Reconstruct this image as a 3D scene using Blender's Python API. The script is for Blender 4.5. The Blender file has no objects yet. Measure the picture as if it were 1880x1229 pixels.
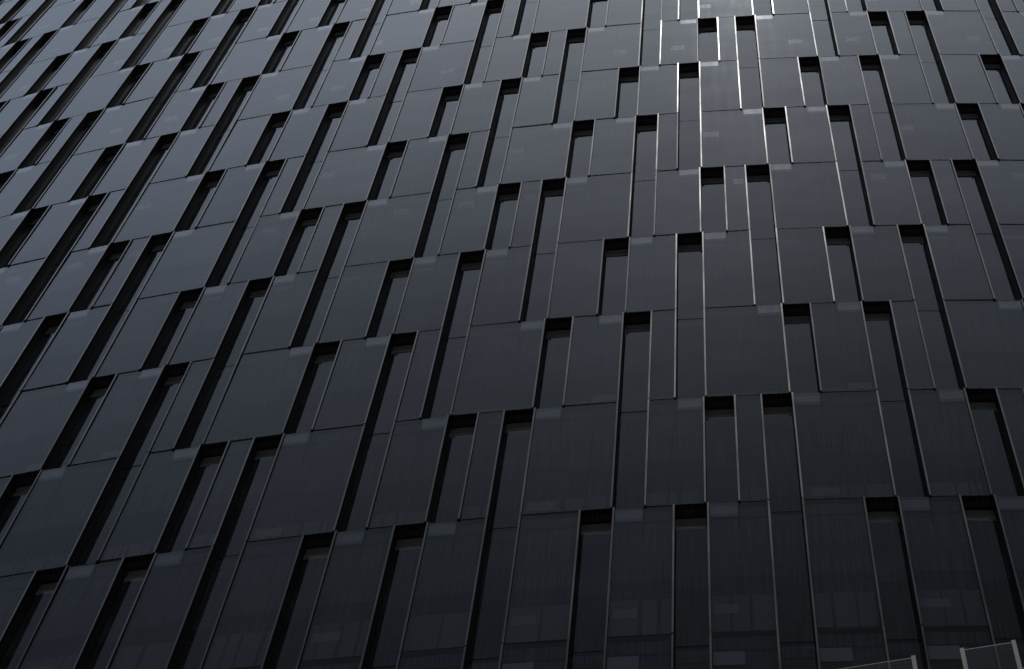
import bpy, math, random
from mathutils import Matrix, Vector, noise
random.seed(7)
scene = bpy.context.scene
C = scene.collection
rad = math.radians

# ------------------------------------------------------------------ camera
M = 0.5                      # one facade module in metres
Z0 = 37.93                   # height of the reference floor line
CURV = 5.27659142e-03        # facade curvature per module
H = 8.50697818               # storey height in modules
RAD = 1 / CURV
YAW, PIT, ROLL = 2.40292373e-01, 2.75229797e+00, 1.68059610e-01
FPX = 4639.0431
CAM = Vector((1.39606163 * M, -35.0957109 * M, -72.6590021 * M + Z0))
cd = bpy.data.cameras.new('camera')
cam = bpy.data.objects.new('camera', cd)
C.objects.link(cam)
cam.matrix_world = Matrix.Translation(CAM) @ (Matrix.Rotation(YAW, 4, 'Z') @ Matrix.Rotation(PIT, 4, 'X') @ Matrix.Rotation(ROLL, 4, 'Z'))
cd.sensor_width = 36
cd.lens = FPX / 1880 * 36
cd.clip_start = 0.1
cd.clip_end = 4000
scene.camera = cam

# ------------------------------------------------------------------ light
SKX, SKY, SKZ, SKC = -1.6, 3.9, 18.7, -16.3
SUN_EL, SUN_AZ = 80.5, 3.0   # azimuth measured from -Y towards +X
w = bpy.data.worlds.new('World')
scene.world = w
w.use_nodes = True
nt = w.node_tree
sky = nt.nodes.new('ShaderNodeTexSky')
sky.sky_type = 'NISHITA'
sky.sun_disc = False
sky.sun_elevation = rad(SUN_EL)
sky.sun_rotation = rad(180 - SUN_AZ)
sky.air_density = 1.0
sky.dust_density = 0.6
sky.ozone_density = 1.0
bg = nt.nodes['Background']
# added sky factor shaping the glass reflections: brighter overhead, darker towards the street side
geo = nt.nodes.new('ShaderNodeTexCoord')
dt = nt.nodes.new('ShaderNodeVectorMath'); dt.operation = 'DOT_PRODUCT'
nt.links.new(geo.outputs['Generated'], dt.inputs[0])
dt.inputs[1].default_value = (SKX, SKY, SKZ)
cn = nt.nodes.new('ShaderNodeTexNoise'); cn.inputs['Scale'].default_value = 5.0; cn.inputs['Detail'].default_value = 5.0
nt.links.new(geo.outputs['Generated'], cn.inputs['Vector'])
cm = nt.nodes.new('ShaderNodeMath'); cm.operation = 'MULTIPLY_ADD'
nt.links.new(cn.outputs['Fac'], cm.inputs[0]); cm.inputs[1].default_value = 0.8
sp = nt.nodes.new('ShaderNodeSeparateXYZ')
nt.links.new(geo.outputs['Generated'], sp.inputs[0])
xx = nt.nodes.new('ShaderNodeMath'); xx.operation = 'MULTIPLY'
nt.links.new(sp.outputs[0], xx.inputs[0]); nt.links.new(sp.outputs[0], xx.inputs[1])
xq = nt.nodes.new('ShaderNodeMath'); xq.operation = 'MULTIPLY_ADD'
nt.links.new(xx.outputs[0], xq.inputs[0]); xq.inputs[1].default_value = 5.0
nt.links.new(dt.outputs['Value'], xq.inputs[2])
nt.links.new(xq.outputs[0], cm.inputs[2])
ca = nt.nodes.new('ShaderNodeMath'); ca.operation = 'ADD'
nt.links.new(cm.outputs[0], ca.inputs[0]); ca.inputs[1].default_value = SKC - 0.4
c1 = nt.nodes.new('ShaderNodeMath'); c1.operation = 'MINIMUM'
nt.links.new(ca.outputs[0], c1.inputs[0]); c1.inputs[1].default_value = 1.2
c2 = nt.nodes.new('ShaderNodeMath'); c2.operation = 'MAXIMUM'
nt.links.new(c1.outputs[0], c2.inputs[0]); c2.inputs[1].default_value = -3.0
ex = nt.nodes.new('ShaderNodeMath'); ex.operation = 'POWER'
ex.inputs[0].default_value = 2.0
nt.links.new(c2.outputs[0], ex.inputs[1])
sm = nt.nodes.new('ShaderNodeVectorMath'); sm.operation = 'SCALE'
hs = nt.nodes.new('ShaderNodeHueSaturation')
hs.inputs['Saturation'].default_value = 0.55
nt.links.new(sky.outputs[0], hs.inputs['Color'])
nt.links.new(hs.outputs[0], sm.inputs[0])
nt.links.new(ex.outputs[0], sm.inputs['Scale'])
nt.links.new(sm.outputs[0], bg.inputs[0])
bg.inputs[1].default_value = 0.10
sd = bpy.data.lights.new('sun', 'SUN')
sd.energy = 0.9
sd.angle = rad(2.0)
sd.color = (1, 0.97, 0.93)
sun = bpy.data.objects.new('sun', sd)
C.objects.link(sun)
sdir = Vector((math.cos(rad(SUN_EL)) * math.sin(rad(SUN_AZ)), -math.cos(rad(SUN_EL)) * math.cos(rad(SUN_AZ)), math.sin(rad(SUN_EL))))
sun.rotation_euler = sdir.to_track_quat('Z', 'Y').to_euler()
sun.location = (0, -60, 150)
scene.view_settings.view_transform = 'Standard'
scene.view_settings.look = 'None'
scene.view_settings.gamma = 1
scene.view_settings.exposure = -0.95
scene.cycles.max_bounces = 8
scene.cycles.transparent_max_bounces = 10
scene.cycles.caustics_reflective = False
scene.cycles.caustics_refractive = False

# ------------------------------------------------------------------ materials
def mat(name):
    m = bpy.data.materials.new(name)
    m.use_nodes = True
    m.node_tree.nodes.clear()
    return m, m.node_tree

def nd(t, kind, **kw):
    n = t.nodes.new(kind)
    for k, v in kw.items():
        if k in n.inputs:
            n.inputs[k].default_value = v
        else:
            setattr(n, k, v)
    return n

def simple(name, col, rough=0.5, metal=0.0, var=0.25, scale=3.0, spec=0.5):
    m, t = mat(name)
    out = nd(t, 'ShaderNodeOutputMaterial')
    b = nd(t, 'ShaderNodeBsdfPrincipled')
    b.inputs['Roughness'].default_value = rough
    b.inputs['Metallic'].default_value = metal
    b.inputs['Specular IOR Level'].default_value = spec
    tc = nd(t, 'ShaderNodeTexCoord')
    no = nd(t, 'ShaderNodeTexNoise', Scale=scale, Detail=5.0)
    mp = nd(t, 'ShaderNodeMapping')
    mp.inputs['Scale'].default_value = (1, 1, 0.25)
    t.links.new(tc.outputs['Object'], mp.inputs[0])
    t.links.new(mp.outputs[0], no.inputs['Vector'])
    mr = nd(t, 'ShaderNodeMapRange')
    mr.inputs[3].default_value = 1 - var
    mr.inputs[4].default_value = 1 + var
    t.links.new(no.outputs['Fac'], mr.inputs[0])
    mx = nd(t, 'ShaderNodeVectorMath', operation='SCALE')
    mx.inputs[0].default_value = col
    t.links.new(mr.outputs[0], mx.inputs['Scale'])
    t.links.new(mx.outputs[0], b.inputs['Base Color'])
    r2 = nd(t, 'ShaderNodeMapRange')
    r2.inputs[3].default_value = max(0.02, rough - 0.08)
    r2.inputs[4].default_value = rough + 0.08
    t.links.new(no.outputs['Fac'], r2.inputs[0])
    t.links.new(r2.outputs[0], b.inputs['Roughness'])
    t.links.new(b.outputs[0], out.inputs[0])
    return m

def glass(name, tint, ior, rough, wav=0.02, refl=(1, 1, 1)):
    m, t = mat(name)
    out = nd(t, 'ShaderNodeOutputMaterial')
    tr = nd(t, 'ShaderNodeBsdfTransparent')
    tr.inputs[0].default_value = (*tint, 1)
    gl = nd(t, 'ShaderNodeBsdfGlossy')
    gl.inputs['Color'].default_value = (*refl, 1)
    fr = nd(t, 'ShaderNodeFresnel', IOR=ior)
    # thin sheet: the same reflectance from either side
    ge = nd(t, 'ShaderNodeNewGeometry')
    io = nd(t, 'ShaderNodeMapRange')
    io.inputs[3].default_value = ior
    io.inputs[4].default_value = 1 / ior
    t.links.new(ge.outputs['Backfacing'], io.inputs[0])
    t.links.new(io.outputs[0], fr.inputs['IOR'])
    tc = nd(t, 'ShaderNodeTexCoord')
    n1 = nd(t, 'ShaderNodeTexNoise', Scale=0.55, Detail=1.0)
    t.links.new(tc.outputs['Object'], n1.inputs['Vector'])
    bp = nd(t, 'ShaderNodeBump', Strength=wav, Distance=0.3)
    t.links.new(n1.outputs['Fac'], bp.inputs['Height'])
    t.links.new(bp.outputs[0], gl.inputs['Normal'])
    # light dust film: roughness varies slowly, streaks run down the pane
    mp = nd(t, 'ShaderNodeMapping')
    mp.inputs['Scale'].default_value = (6, 6, 0.35)
    t.links.new(tc.outputs['Object'], mp.inputs[0])
    n2 = nd(t, 'ShaderNodeTexNoise', Scale=1.0, Detail=4.0)
    t.links.new(mp.outputs[0], n2.inputs['Vector'])
    mr = nd(t, 'ShaderNodeMapRange')
    mr.inputs[3].default_value = rough * 0.75
    mr.inputs[4].default_value = rough * 1.3
    t.links.new(n2.outputs['Fac'], mr.inputs[0])
    t.links.new(mr.outputs[0], gl.inputs['Roughness'])
    mx = nd(t, 'ShaderNodeMixShader')
    t.links.new(fr.outputs[0], mx.inputs[0])
    t.links.new(tr.outputs[0], mx.inputs[1])
    t.links.new(gl.outputs[0], mx.inputs[2])
    t.links.new(mx.outputs[0], out.inputs[0])
    return m

def screen(name, base):
    # fine woven sun screen behind the glass, laid out on the pane's own UVs
    m, t = mat(name)
    out = nd(t, 'ShaderNodeOutputMaterial')
    b = nd(t, 'ShaderNodeBsdfPrincipled', Roughness=0.8)
    b.inputs['Specular IOR Level'].default_value = 0.0
    uv = nd(t, 'ShaderNodeUVMap')
    def streak(sx, sy, lo, hi):
        mp = nd(t, 'ShaderNodeMapping')
        mp.inputs['Scale'].default_value = (sx, sy, 1)
        t.links.new(uv.outputs[0], mp.inputs[0])
        n = nd(t, 'ShaderNodeTexNoise', Scale=1.0, Detail=2.0)
        t.links.new(mp.outputs[0], n.inputs['Vector'])
        r = nd(t, 'ShaderNodeMapRange')
        r.inputs[1].default_value = 0.3
        r.inputs[2].default_value = 0.7
        r.inputs[3].default_value = lo
        r.inputs[4].default_value = hi
        t.links.new(n.outputs['Fac'], r.inputs[0])
        return r.outputs[0]
    def mul(a, c):
        n = nd(t, 'ShaderNodeMath', operation='MULTIPLY')
        t.links.new(a, n.inputs[0])
        t.links.new(c, n.inputs[1])
        return n.outputs[0]
    s = mul(streak(24, 0.3, 0.45, 1.55), streak(0.6, 15, 0.75, 1.25))
    sx = nd(t, 'ShaderNodeSeparateXYZ')
    t.links.new(uv.outputs[0], sx.inputs[0])
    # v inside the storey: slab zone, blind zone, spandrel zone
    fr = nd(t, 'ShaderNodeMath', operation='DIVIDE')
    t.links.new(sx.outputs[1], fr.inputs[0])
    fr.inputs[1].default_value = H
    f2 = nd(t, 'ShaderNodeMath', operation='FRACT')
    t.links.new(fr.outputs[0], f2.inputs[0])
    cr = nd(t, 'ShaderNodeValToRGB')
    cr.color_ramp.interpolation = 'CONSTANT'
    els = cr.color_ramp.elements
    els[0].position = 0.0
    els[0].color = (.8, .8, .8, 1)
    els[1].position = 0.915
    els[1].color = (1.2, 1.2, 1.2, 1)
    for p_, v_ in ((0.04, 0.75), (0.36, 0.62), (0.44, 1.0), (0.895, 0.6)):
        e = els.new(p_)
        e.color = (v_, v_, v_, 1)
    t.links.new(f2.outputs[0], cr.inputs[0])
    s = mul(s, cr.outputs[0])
    mx = nd(t, 'ShaderNodeVectorMath', operation='SCALE')
    mx.inputs[0].default_value = base
    t.links.new(s, mx.inputs['Scale'])
    t.links.new(mx.outputs[0], b.inputs['Base Color'])
    t.links.new(b.outputs[0], out.inputs[0])
    return m

MAT = dict(
    glass=glass('tinted_glass', (0.84, 0.87, 0.89), 1.52, 0.06, refl=(0.865, 0.945, 1)),
    recess=glass('recessed_tinted_glass', (0.84, 0.87, 0.89), 1.52, 0.03, refl=(0.865, 0.945, 1)),
    clear=glass('clear_glass', (0.9, 0.93, 0.93), 1.62, 0.08),
    edge_dark=simple('dark_edge', (0.02, 0.021, 0.023), 0.9, 0.0, 0.1, spec=0.0),
    ghost=simple('ghost_reflection', (0.045, 0.048, 0.053), 0.9, 0.0, 0.2, spec=0.0),
    soffit=simple('soffit_sheet', (0.07, 0.07, 0.072), 0.6, 0.0, 0.4, 3.0, spec=0.2),
    post=simple('brushed_post', (0.15, 0.155, 0.155), 0.5, 0.2, 0.15, 4.0),
    pale_streak=simple('reflection_streak', (0.55, 0.53, 0.50), 0.6, 0.0, 0.3, 2.0, spec=0.2),
    edge=simple('glass_edge', (0.07, 0.08, 0.08), 0.4),
    screen=screen('woven_screen', (0.085, 0.092, 0.103)),
    screen2=screen('woven_screen_recess', (0.085, 0.092, 0.103)),
    alu=simple('anodised_aluminium', (0.22, 0.22, 0.225), 0.15, 0.85, 0.15, 2.0),
    dark=simple('dark_metal', (0.03, 0.03, 0.029), 0.5, 0.0, 0.4, 2.0, spec=0.15),
    gasket=simple('black_gasket', (0.008, 0.008, 0.009), 0.7, 0.0, 0.1, spec=0.1),
    soffit_mirror=simple('soffit_reflection', (0.40, 0.365, 0.34), 0.8, 0.0, 0.25, 4.0, spec=0.0),
    skylit=simple('painted_skylight', (0.26, 0.28, 0.31), 0.8, 0.0, 0.1, 3.0, spec=0.0),
    patch=simple('painted_reflection', (0.21, 0.222, 0.24), 0.8, 0.0, 0.2, 8.0, spec=0.0),
    faint=glass('reflection_bars', (0.97, 0.98, 0.98), 1.14, 0.10),
    sheen=glass('strip_sheen', (0.93, 0.95, 0.96), 1.38, 0.10, refl=(0.93, 0.97, 1)),
    band=simple('inner_glazing_band', (0.13, 0.14, 0.15), 0.8, 0.0, 0.4, 1.5, spec=0.0),
    wall=simple('core_wall', (0.02, 0.02, 0.022), 0.8, 0.0, 0.2, 1.0),
    paving=simple('paving', (0.30, 0.29, 0.28), 0.8, 0.0, 0.25, 0.6),
)

# ------------------------------------------------------------------ geometry helpers
def W(k, z, d=0.0):
    """module column k, height z in modules above the reference line, depth d (negative = into the building)"""
    th = k * CURV
    r = RAD + d
    return Vector((r * math.sin(th) * M, (RAD - r * math.cos(th)) * M, z * M + Z0))

class MB:
    def __init__(s):
        s.v, s.f, s.m, s.uv = [], [], [], []
    def quad(s, pts, mi=0, uv=None):
        n = len(s.v)
        s.v += [tuple(p) for p in pts]
        s.f.append(tuple(range(n, n + len(pts))))
        s.m.append(mi)
        s.uv += list(uv) if uv else [(0, 0)] * len(pts)
    def hexa(s, P, mi=0, mats=None):
        """P: 8 corners, 0-3 bottom (front-left, front-right, back-right, back-left), 4-7 top"""
        F = dict(front=(0, 1, 5, 4), right=(1, 2, 6, 5), back=(2, 3, 7, 6), left=(3, 0, 4, 7), top=(4, 5, 6, 7), bottom=(3, 2, 1, 0))
        for nme, f in F.items():
            s.quad([P[i] for i in f], (mats or {}).get(nme, mi))
    def add(s, o):
        n = len(s.v)
        s.v += o.v
        s.f += [tuple(i + n for i in f) for f in o.f]
        s.m += o.m
        s.uv += o.uv
    def build(s, name, mats, parent=None, **props):
        me = bpy.data.meshes.new(name)
        me.from_pydata(s.v, [], s.f)
        for m_ in (mats if isinstance(mats, (list, tuple)) else [mats]):
            me.materials.append(m_)
        me.polygons.foreach_set('material_index', s.m)
        ul = me.uv_layers.new(name='UVMap')
        flat = [c for p in s.uv for c in p]
        ul.data.foreach_set('uv', flat)
        me.update()
        o = bpy.data.objects.new(name, me)
        C.objects.link(o)
        if parent:
            o.parent = parent
        for k_, v_ in props.items():
            o[k_] = v_
        return o

def slab(k0, k1, z0, z1, d0, d1):
    """corners of a box between two columns, flat across its width"""
    a, b = W(k0, 0, 0), W(k1, 0, 0)
    u = (b - a); u.z = 0; L = u.length; u.normalize()
    n = Vector((u.y, -u.x, 0))
    def P(s_, z, d):
        p = a + u * (L * s_) + n * (d * M)
        p.z = z * M + Z0
        return p
    return [P(0, z0, d0), P(1, z0, d0), P(1, z0, d1), P(0, z0, d1), P(0, z1, d0), P(1, z1, d0), P(1, z1, d1), P(0, z1, d1)]

def sub(k0, k1, K0, K1, z0, z1, d0, d1):
    """box from column k0 to k1 lying in the flat plane of the panel K0..K1"""
    a, b = W(K0, 0, 0), W(K1, 0, 0)
    u = (b - a); u.z = 0; L = u.length; u.normalize()
    n = Vector((u.y, -u.x, 0))
    def P(k, z, d):
        p = a + u * (L * (k - K0) / (K1 - K0)) + n * (d * M)
        p.z = z * M + Z0
        return p
    return [P(k0, z0, d0), P(k1, z0, d0), P(k1, z0, d1), P(k0, z0, d1), P(k0, z1, d0), P(k1, z1, d0), P(k1, z1, d1), P(k0, z1, d1)]

camR = cam.matrix_world.to_3x3()
camRi = camR.transposed()
def proj(p):
    v = camRi @ (p - CAM)
    if v.z > -0.1:
        return None
    return (940 + FPX * v.x / -v.z, 614.5 - FPX * v.y / -v.z)
def poly_area(pts):
    """area in the photo's pixels after clipping to the frame"""
    def clip(P, ax, lim, sign):
        R = []
        for i in range(len(P)):
            a, b = P[i], P[(i + 1) % len(P)]
            ia, ib = sign * (a[ax] - lim) >= 0, sign * (b[ax] - lim) >= 0
            if ia: R.append(a)
            if ia != ib:
                t_ = (lim - a[ax]) / (b[ax] - a[ax])
                R.append((a[0] + t_ * (b[0] - a[0]), a[1] + t_ * (b[1] - a[1])))
        return R
    P = [proj(p) for p in pts]
    if any(p is None for p in P): return 0
    for ax, lim, sg in ((0, 0, 1), (0, 1880, -1), (1, 0, 1), (1, 1229, -1)):
        P = clip(P, ax, lim, sg)
        if len(P) < 3: return 0
    return abs(sum(P[i][0] * P[(i + 1) % len(P)][1] - P[(i + 1) % len(P)][0] * P[i][1] for i in range(len(P)))) / 2

# ------------------------------------------------------------------ ground
g = MB()
S = 1500
g.quad([(-S, -S, 0), (S, -S, 0), (S, S, 0), (-S, S, 0)])
g.build('ground', MAT['paving'], kind='structure')

# ------------------------------------------------------------------ the building
bld = bpy.data.objects.new('office_building', None)
C.objects.link(bld)
bld['label'] = 'dark curved glass office tower with staggered projecting panels and narrow recessed slots'
bld['category'] = 'tower'

PAT = [(2, 5, 8), (0, 2, 6), (3, 6, 8)]      # recessed columns (mod 9) of each storey in turn
def is_slot(k, F):
    if F < 0: F = 0
    return (k % 9) in PAT[F % 3]

KMIN, KMAX, FMIN, FMAX = -60, 36, -2, 15
DREC = -0.41         # recess depth
GAP = 0.09
FINW = 0.085
FINP = 0.05

panels, slots = [], []
for F in range(FMIN, FMAX + 1):
    k = KMIN
    while not is_slot(k, F): k += 1
    start = None
    while k < KMAX:
        if is_slot(k, F):
            slots.append((F, k, k + 1)); k += 1
        else:
            e = k
            while not is_slot(e, F): e += 1
            panels.append((F, k, e)); k = e

def rnd(*a):
    return random.Random(hash(a) & 0xffffffff).random()

BAND = {-1: 0.62, 0: 0.29, 1: 0.15, 2: 0.075}
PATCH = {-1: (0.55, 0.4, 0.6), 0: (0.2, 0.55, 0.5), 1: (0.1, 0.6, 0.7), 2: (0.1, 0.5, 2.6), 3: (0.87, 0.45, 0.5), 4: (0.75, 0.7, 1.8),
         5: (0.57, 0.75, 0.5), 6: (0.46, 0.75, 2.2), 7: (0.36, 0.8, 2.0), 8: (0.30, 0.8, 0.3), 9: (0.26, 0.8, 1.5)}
def make_panel(F, a, b):
    z0, z1 = (F - 1) * H + GAP, F * H - 0.01 + (0.04 if F == -1 else 0)
    r = {}
    # pane, tilted by a hair like real glazing
    m = MB()
    P = sub(a + FINW, b - FINW, a, b, z0, z1 - 0.03, 0, -0.04)
    t1, t2 = (rnd(F, a, 1) - .5) * 0.014, (rnd(F, a, 2) - .5) * 0.05
    u = (P[1] - P[0]).normalized(); n = Vector((u.y, -u.x, 0))
    for i, p in enumerate(P):
        su = 1 if i in (1, 2, 5, 6) else -1
        sv = 1 if i >= 4 else -1
        p += n * M * (su * t1 * .5 + sv * t2 * .5)
    m.quad([P[i] for i in (0, 1, 5, 4)], 0, [(a, z0), (b, z0), (b, z1), (a, z1)])
    m.quad([P[i] for i in (4, 5, 6, 7)], 1)
    m.quad([P[i] for i in (1, 2, 6, 5)], 1)
    m.quad([P[i] for i in (3, 0, 4, 7)], 1)
    def on_pane(x0, x1, za, zb_, off=0.006):
        R_ = []
        for x, z in ((x0, za), (x1, za), (x1, zb_), (x0, zb_)):
            u_ = (x - a - FINW) / (b - a - 2 * FINW)
            v_ = (z - z0) / (z1 - 0.03 - z0)
            R_.append(P[0].lerp(P[1], u_).lerp(P[4].lerp(P[5], u_), v_) + n * M * off)
        return R_
    # head and sill rails close the box above and below the pane
    m.hexa(sub(a + FINW, b - FINW, a, b, z1 - 0.028, z1, -0.002, -0.2), 1)
    m.hexa(sub(a + FINW, b - FINW, a, b, z0 - 0.035, z0 - 0.002, -0.002, -0.2), 1)
    r['pane'] = m
    # mullions: bright cap, dark flanks
    r['mullion'] = []
    for (x0, x1, left) in ((a + 0.012, a + FINW - 0.012, True), (b - FINW + 0.012, b - 0.012, False)):
        q = MB()
        Q = sub(x0, x1, a, b, z0 - 0.02, z1 + 0.015, FINP, -0.12)
        tw = (rnd(F, a, left, 5) - .5) * 0.004
        n2 = n * M
        for i in (0, 4): Q[i] = Q[i] + n2 * tw
        for i in (1, 5): Q[i] = Q[i] - n2 * tw
        tz = (rnd(F, a, left, 6) - .5) * 0.03
        for i in (4, 5): Q[i] = Q[i] + n2 * tz
        q.hexa(Q, 1, dict(front=0))
        q.hexa(sub(x0 - 0.01, x1 + 0.01, a, b, z0 - 0.085, z0 - 0.022, FINP - 0.005, -0.12), 1)
        r['mullion'].append(q)
    # side returns
    r['side_panel'] = []
    for x0, x1 in ((a + 0.03, a + 0.06), (b - 0.06, b - 0.03)):
        q = MB()
        top = z1
        Q = sub(x0, x1, a, b, z0 - GAP + 0.01, top, -0.12, DREC - 0.1)
        q.hexa(Q)
        r['side_panel'].append(q)
    # screen behind the pane and the box floor
    q = MB()
    Q = sub(a + 0.06, b - 0.06, a, b, z0, z1 - 0.03, -0.16, -0.19)
    q.quad([Q[i] for i in (0, 1, 5, 4)], 0, [(a, z0 - .05), (b, z0 - .05), (b, z1), (a, z1)])
    q.quad([Q[i] for i in (2, 3, 7, 6)], 1)
    q.hexa(sub(a + 0.065, b - 0.065, a, b, z1 - 0.06, z1 - 0.031, -0.2, DREC - 0.08), 1)
    r['screen'] = q
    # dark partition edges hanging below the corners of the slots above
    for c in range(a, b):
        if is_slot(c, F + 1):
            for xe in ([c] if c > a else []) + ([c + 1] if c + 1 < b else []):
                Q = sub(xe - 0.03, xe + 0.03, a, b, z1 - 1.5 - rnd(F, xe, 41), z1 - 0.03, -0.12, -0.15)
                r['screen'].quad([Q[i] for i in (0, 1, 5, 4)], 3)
    # dark raking bars painted as soft diagonal reflections in the wider panels
    if b - a > 1 and F > 0:
        for n_ in range(1 + int(rnd(F, a, 51) * 2.5)):
            xc = a + 0.35 + (b - a - 0.7) * rnd(F, a, n_, 52)
            lean = (rnd(F, a, n_, 53) - .5) * 0.9
            wq = 0.03 + 0.05 * rnd(F, a, n_, 54)
            xb, xt = max(a + 0.12, min(b - 0.2, xc - lean / 2)), max(a + 0.12, min(b - 0.2, xc + lean / 2))
            A = sub(xb, xb + wq, a, b, z0 + 0.02, z1, -0.146 - 0.002 * n_, -0.15)
            B = sub(xt, xt + wq, a, b, z0, z1 - 0.1 - 2.5 * rnd(F, a, n_, 55), -0.146 - 0.002 * n_, -0.15)
            r['screen'].quad([A[0], A[1], B[5], B[4]], 4)
    # office glazing behind the foot of the lower panels
    bh = BAND.get(F)
    if bh:
        zt_ = z0 + bh * H
        x = a + 0.08
        while x < b - 0.1:
            wd = 0.25 + 0.75 * rnd(F, a, int(x * 50), 31)
            x2 = min(x + wd, b - 0.08)
            if x2 - x > 0.05:
                Q = sub(x, x2, a, b, z0 + 0.02, zt_ - 0.1 * rnd(F, a, int(x * 50), 32), -0.15, -0.155)
                r['screen'].quad([Q[i] for i in (0, 1, 5, 4)], 2)
            x = x2 + 0.06 + 0.1 * rnd(F, a, int(x * 50), 33)
    # pale patches painted as reflections in the glass, one every three modules
    r['reflection_patch'] = []
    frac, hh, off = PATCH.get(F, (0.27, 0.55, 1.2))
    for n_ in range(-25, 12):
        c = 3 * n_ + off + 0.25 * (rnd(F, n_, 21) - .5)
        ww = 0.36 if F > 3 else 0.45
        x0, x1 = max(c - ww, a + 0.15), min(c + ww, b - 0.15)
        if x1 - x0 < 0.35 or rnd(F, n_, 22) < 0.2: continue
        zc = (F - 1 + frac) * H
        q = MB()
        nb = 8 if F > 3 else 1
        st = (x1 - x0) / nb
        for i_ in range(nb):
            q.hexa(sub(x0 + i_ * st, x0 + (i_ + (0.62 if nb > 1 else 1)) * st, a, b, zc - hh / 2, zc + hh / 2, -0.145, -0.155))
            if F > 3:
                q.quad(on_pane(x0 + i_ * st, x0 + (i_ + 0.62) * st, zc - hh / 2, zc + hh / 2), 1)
        r['reflection_patch'].append(q)
    # pale strips painted for the skylight falling in below the slots above
    r['skylit_strip'] = []
    for c in range(a, b):
        if F >= 0 and is_slot(c, F + 1) or (F == -1 and c == a):
            q = MB()
            dz = 0.035 if F >= 0 else 1.0
            x0 = max(c + 0.06, a + 0.1); x1 = min(c + 0.97, b - 0.1)
            if F == -1: x1 = c + 1.0
            Q = sub(x0, x1, a, b, z1 - 0.75 - dz, z1 - dz, -0.08, -0.1)
            q.hexa(Q)
            if F >= 0:      # glossy layer added on the glass to brighten the strip
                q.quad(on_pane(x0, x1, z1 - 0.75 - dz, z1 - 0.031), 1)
            r['skylit_strip'].append(q)
    return r

def make_slot(F, a, b):
    zb, zt = (F - 1) * H, F * H
    cont_up = is_slot(a, F + 1)
    cont_dn = is_slot(a, F - 1)
    z0 = zb + 0.05 if cont_dn else zb - 0.3
    z1 = zt - 0.03 if cont_up else zt
    r = {}
    m = MB()
    P = sub(a - 0.05, b + 0.05, a, b, z0, z1, DREC, DREC - 0.04)
    t1, t2 = (rnd(F, a, 1) - .5) * 0.008, (rnd(F, a, 2) - .5) * 0.03
    u = (P[1] - P[0]).normalized(); n = Vector((u.y, -u.x, 0))
    for i, p in enumerate(P):
        p += n * M * ((1 if i in (1, 2, 5, 6) else -1) * t1 * .5 + (1 if i >= 4 else -1) * t2 * .5)
    m.quad([P[i] for i in (0, 1, 5, 4)], 0)
    m.quad([P[i] for i in (4, 5, 6, 7)], 1)
    r['pane'] = m
    q = MB()
    top = z1 if cont_up else z1 - 0.75
    Q = sub(a - 0.05, b + 0.05, a, b, z0, top, DREC - 0.1, DREC - 0.12)
    q.quad([Q[i] for i in (0, 1, 5, 4)], 0, [(a, z0), (b, z0), (b, top), (a, top)])
    r['screen'] = q
    if not cont_up:
        q = MB()
        x0, x1 = a - 0.05, b + 0.05
        # brown band with pale streak, painted for the soffit's reflection in the pane head
        h1 = 0.12 + 0.14 * rnd(F, a, 11)
        q.hexa(sub(x0, x1, a, b, zt - 0.74, zt - 0.74 + h1, DREC - 0.055, DREC - 0.12), 1)
        q.hexa(sub(x0, x1, a, b, zt - 0.74 + h1, zt + 0.0, DREC - 0.085, DREC - 0.12))
        r['mirror_band'] = q
        q = MB()
        zs = zt + GAP - 0.02
        q.hexa(sub(a - 0.075, b + 0.075, a, b, zs, zs + 0.05, -0.02, DREC - 0.1))
        for i in range(5):       # ribs of the soffit
            xx = a + 0.12 + i * 0.17 + 0.05 * rnd(F, a, i, 12)
            q.hexa(sub(xx, xx + 0.03, a, b, zs - 0.05, zs - 0.002, -0.05, DREC + 0.01))
        r['soffit'] = q
    return r

LIM = 100
def rank(lst, depth):
    sc = []
    for it in lst:
        F, a, b = it
        P = sub(a, b, a, b, (F - 1) * H, F * H, depth, depth)
        sc.append((poly_area([P[0], P[1], P[5], P[4]]), it))
    sc.sort(key=lambda t_: -t_[0])
    return sc
rp = rank(panels, 0)
rs = rank(slots, DREC)
print('panels in view', sum(1 for s_, _ in rp if s_ > 0), 'slots in view', sum(1 for s_, _ in rs if s_ > 0))
rest = {}
def later(key, mb):
    rest.setdefault(key, MB()).add(mb)
for i, (s_, it) in enumerate(rp):
    r = make_panel(*it)
    if i < LIM and s_ > 0:
        o = r['pane'].build('glass_panel', [MAT['glass'], MAT['gasket']], bld)
        for q in r['mullion']: q.build('mullion', [MAT['alu'], MAT['gasket']], o)
        for q in r['side_panel']: q.build('side_panel', MAT['dark'], o)
        r['screen'].build('screen', [MAT['screen'], MAT['dark'], MAT['band'], MAT['edge_dark'], MAT['ghost']], o)
        for q in r['skylit_strip']: q.build('skylit_strip', [MAT['skylit'], MAT['sheen']], o)
        for q in r['reflection_patch']: q.build('reflection_patch', [MAT['patch'], MAT['faint']], o)
    else:
        later('glass_panel', r['pane'])
        for q in r['mullion']: later('mullion', q)
        for q in r['side_panel']: later('side_panel', q)
        later('screen', r['screen'])
        for q in r['skylit_strip']: later('skylit_strip', q)
        for q in r['reflection_patch']: later('reflection_patch', q)
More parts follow.
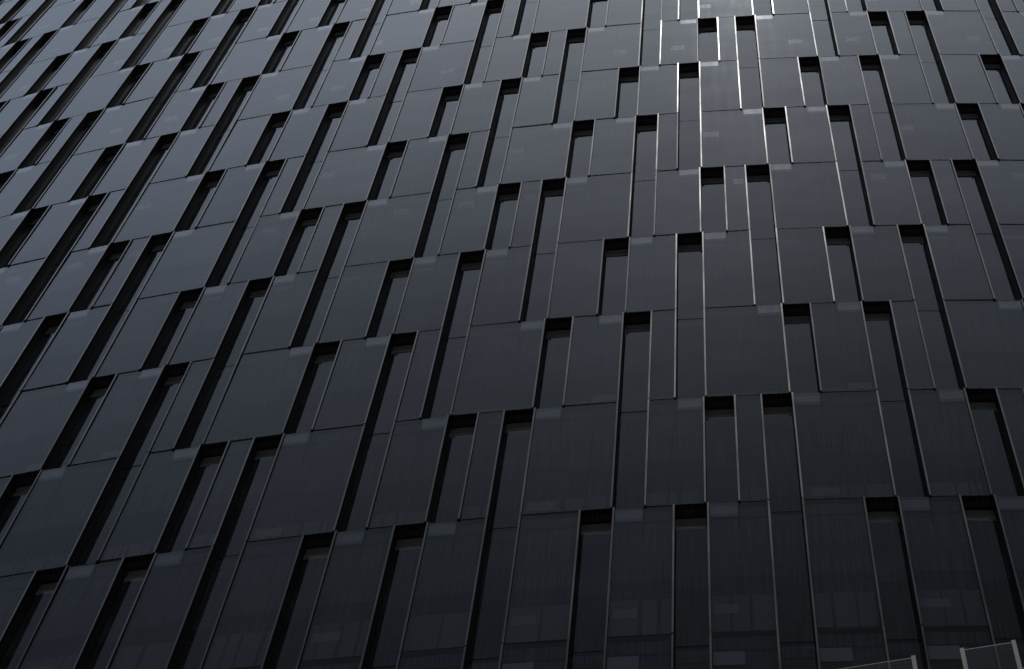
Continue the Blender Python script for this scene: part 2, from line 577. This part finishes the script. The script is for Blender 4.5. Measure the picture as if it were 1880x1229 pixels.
for i, (s_, it) in enumerate(rs):
    r = make_slot(*it)
    if i < LIM and s_ > 0:
        o = r['pane'].build('recessed_window', [MAT['recess'], MAT['gasket']], bld)
        r['screen'].build('screen', [MAT['screen2'], MAT['dark']], o)
        if 'mirror_band' in r:
            r['mirror_band'].build('mirror_band', [MAT['soffit_mirror'], MAT['pale_streak']], o)
            r['soffit'].build('soffit', MAT['soffit'], o)
    else:
        later('recessed_window', r['pane'])
        later('recess_screen', r['screen'])
        if 'mirror_band' in r:
            later('mirror_band', r['mirror_band'])
            later('soffit', r['soffit'])
RM = dict(glass_panel=[MAT['glass'], MAT['gasket']], mullion=[MAT['alu'], MAT['gasket']], side_panel=MAT['dark'],
          screen=[MAT['screen'], MAT['dark'], MAT['band'], MAT['edge_dark'], MAT['ghost']], skylit_strip=[MAT['skylit'], MAT['sheen']], reflection_patch=[MAT['patch'], MAT['faint']], recessed_window=[MAT['recess'], MAT['gasket']],
          recess_screen=[MAT['screen2'], MAT['dark']], mirror_band=[MAT['soffit_mirror'], MAT['pale_streak']], soffit=MAT['soffit'])
for key in ('glass_panel', 'recessed_window'):
    o = rest[key].build(key, RM[key], bld, kind='stuff')
    for k2 in (('mullion', 'side_panel', 'screen', 'skylit_strip', 'reflection_patch') if key == 'glass_panel' else ('recess_screen', 'mirror_band', 'soffit')):
        if k2 in rest:
            rest[k2].build('screen' if k2 == 'recess_screen' else k2, RM[k2], o, kind='stuff')

# core behind the skin, down to the ground and up to the roof
ZB = -Z0 / M + 0.02
ZT = FMAX * H + 3
q = MB()
ks = list(range(KMIN - 12, KMAX + 13, 2))
for k0, k1 in zip(ks[:-1], ks[1:]):
    A = [W(k0, ZB, DREC - 0.16), W(k1, ZB, DREC - 0.16), W(k1, ZT, DREC - 0.16), W(k0, ZT, DREC - 0.16)]
    q.quad(A)
pts = [W(k0, 0, DREC - 0.16) for k0 in ks]
back = [Vector((pts[-1].x, 30, 0)), Vector((pts[0].x, 30, 0))]
ring = pts + back
zb, zt = ZB * M + Z0, ZT * M + Z0
for i in (len(pts) - 1, len(pts), len(pts) + 1):
    a_, b_ = ring[i], ring[(i + 1) % len(ring)]
    q.quad([(a_.x, a_.y, zb), (b_.x, b_.y, zb), (b_.x, b_.y, zt), (a_.x, a_.y, zt)])
q.quad([(p.x, p.y, zt) for p in ring])
q.build('wall', MAT['wall'], bld)

# ------------------------------------------------------------------ low wing at the lower right
def ray(px, py):
    return (camR @ Vector(((px - 940) / FPX, -(py - 614.5) / FPX, -1))).normalized()
DIST = 24.0
P1 = CAM + ray(1766, 1192) * DIST
PD = Vector((0.992, -0.127, 0))          # direction of the parapet
PN = Vector((PD.y, -PD.x, 0))            # outwards
MODL = 0.476
par = bpy.data.objects.new('low_wing', None)
C.objects.link(par)
BASE_Z = P1.z - 1.5
base0 = Vector((P1.x, P1.y, 0))
par.location = (P1.x, P1.y, BASE_Z)
par['label'] = 'low wing topped by staggered clear glass parapet with grey metal posts, bottom right corner'
par['category'] = 'building'
par_inv = Matrix.Translation(-Vector((P1.x, P1.y, BASE_Z)))
def pb(x0, x1, z0, z1, d0, d1):
    R = []
    for z in (z0, z1):
        for x, d in ((x0, d0), (x1, d0), (x1, d1), (x0, d1)):
            p = base0 + PD * (x * MODL) + PN * d
            p.z = z
            R.append(par_inv @ p)
    return R
# cells: projecting panes from x0 to x1, recessed ones between them (0 = left post of the pane nearest the corner)
proud = [(-5.2, -3.2), (-2.9 + 0.0, -0.95), (0, 1), (2, 4)]
proud = [(-2.95, -0.95), (0, 1.0), (2.0, 4.0)]
RD = -0.30
def pane_mb(x0, x1, d):
    q = MB(); Q = pb(x0, x1, BASE_Z, P1.z, d, d - 0.008)
    q.quad([Q[i] for i in (0, 1, 5, 4)], 0)
    T = pb(x0, x1, P1.z - 0.012, P1.z, d + 0.002, d - 0.006)
    q.quad([T[i] for i in (0, 1, 5, 4)], 1)
    for f in ((4, 5, 6, 7), (1, 2, 6, 5), (3, 0, 4, 7), (3, 2, 1, 0)):
        q.quad([Q[i] for i in f], 1)
    return q
TZ = P1.z
for (x0, x1) in proud:
    q = pane_mb(x0 + 0.04, x1 - 0.04, -0.01)
    q.build('pane', [MAT['clear'], MAT['edge']], par)
    for xa in (x0, x1):
        q = MB(); q.hexa(pb(xa - 0.042, xa + 0.042, BASE_Z, TZ + 0.004, 0.01, -0.07))
        o = q.build('post', MAT['post'], par)
        bv = o.modifiers.new('bevel', 'BEVEL'); bv.width = 0.004; bv.segments = 2
for (x0, x1) in ((-0.95, 0), (1.0, 2.0), (-4, -2.95)):
    q = pane_mb(x0 + 0.02, x1 - 0.02, RD)
    q.build('recessed_pane', [MAT['clear'], MAT['edge']], par)
# wing that carries the parapet
q = MB()
def wb(x0, x1, z0, z1, d0, d1):
    R = []
    for z in (z0, z1):
        for x, d in ((x0, d0), (x1, d0), (x1, d1), (x0, d1)):
            p = base0 + PD * (x * MODL) + PN * d
            p.z = z
            R.append(par_inv @ p)
    return R
q.hexa(wb(-4.1, 30, 0.02, BASE_Z - 0.02, 0.03, -5.0))
q.build('wall', MAT['wall'], par)
q = MB()
q.hexa(wb(-4.2, 30.1, BASE_Z - 0.018, BASE_Z - 0.002, 0.05, -5.0))
q.build('coping', MAT['alu'], par)
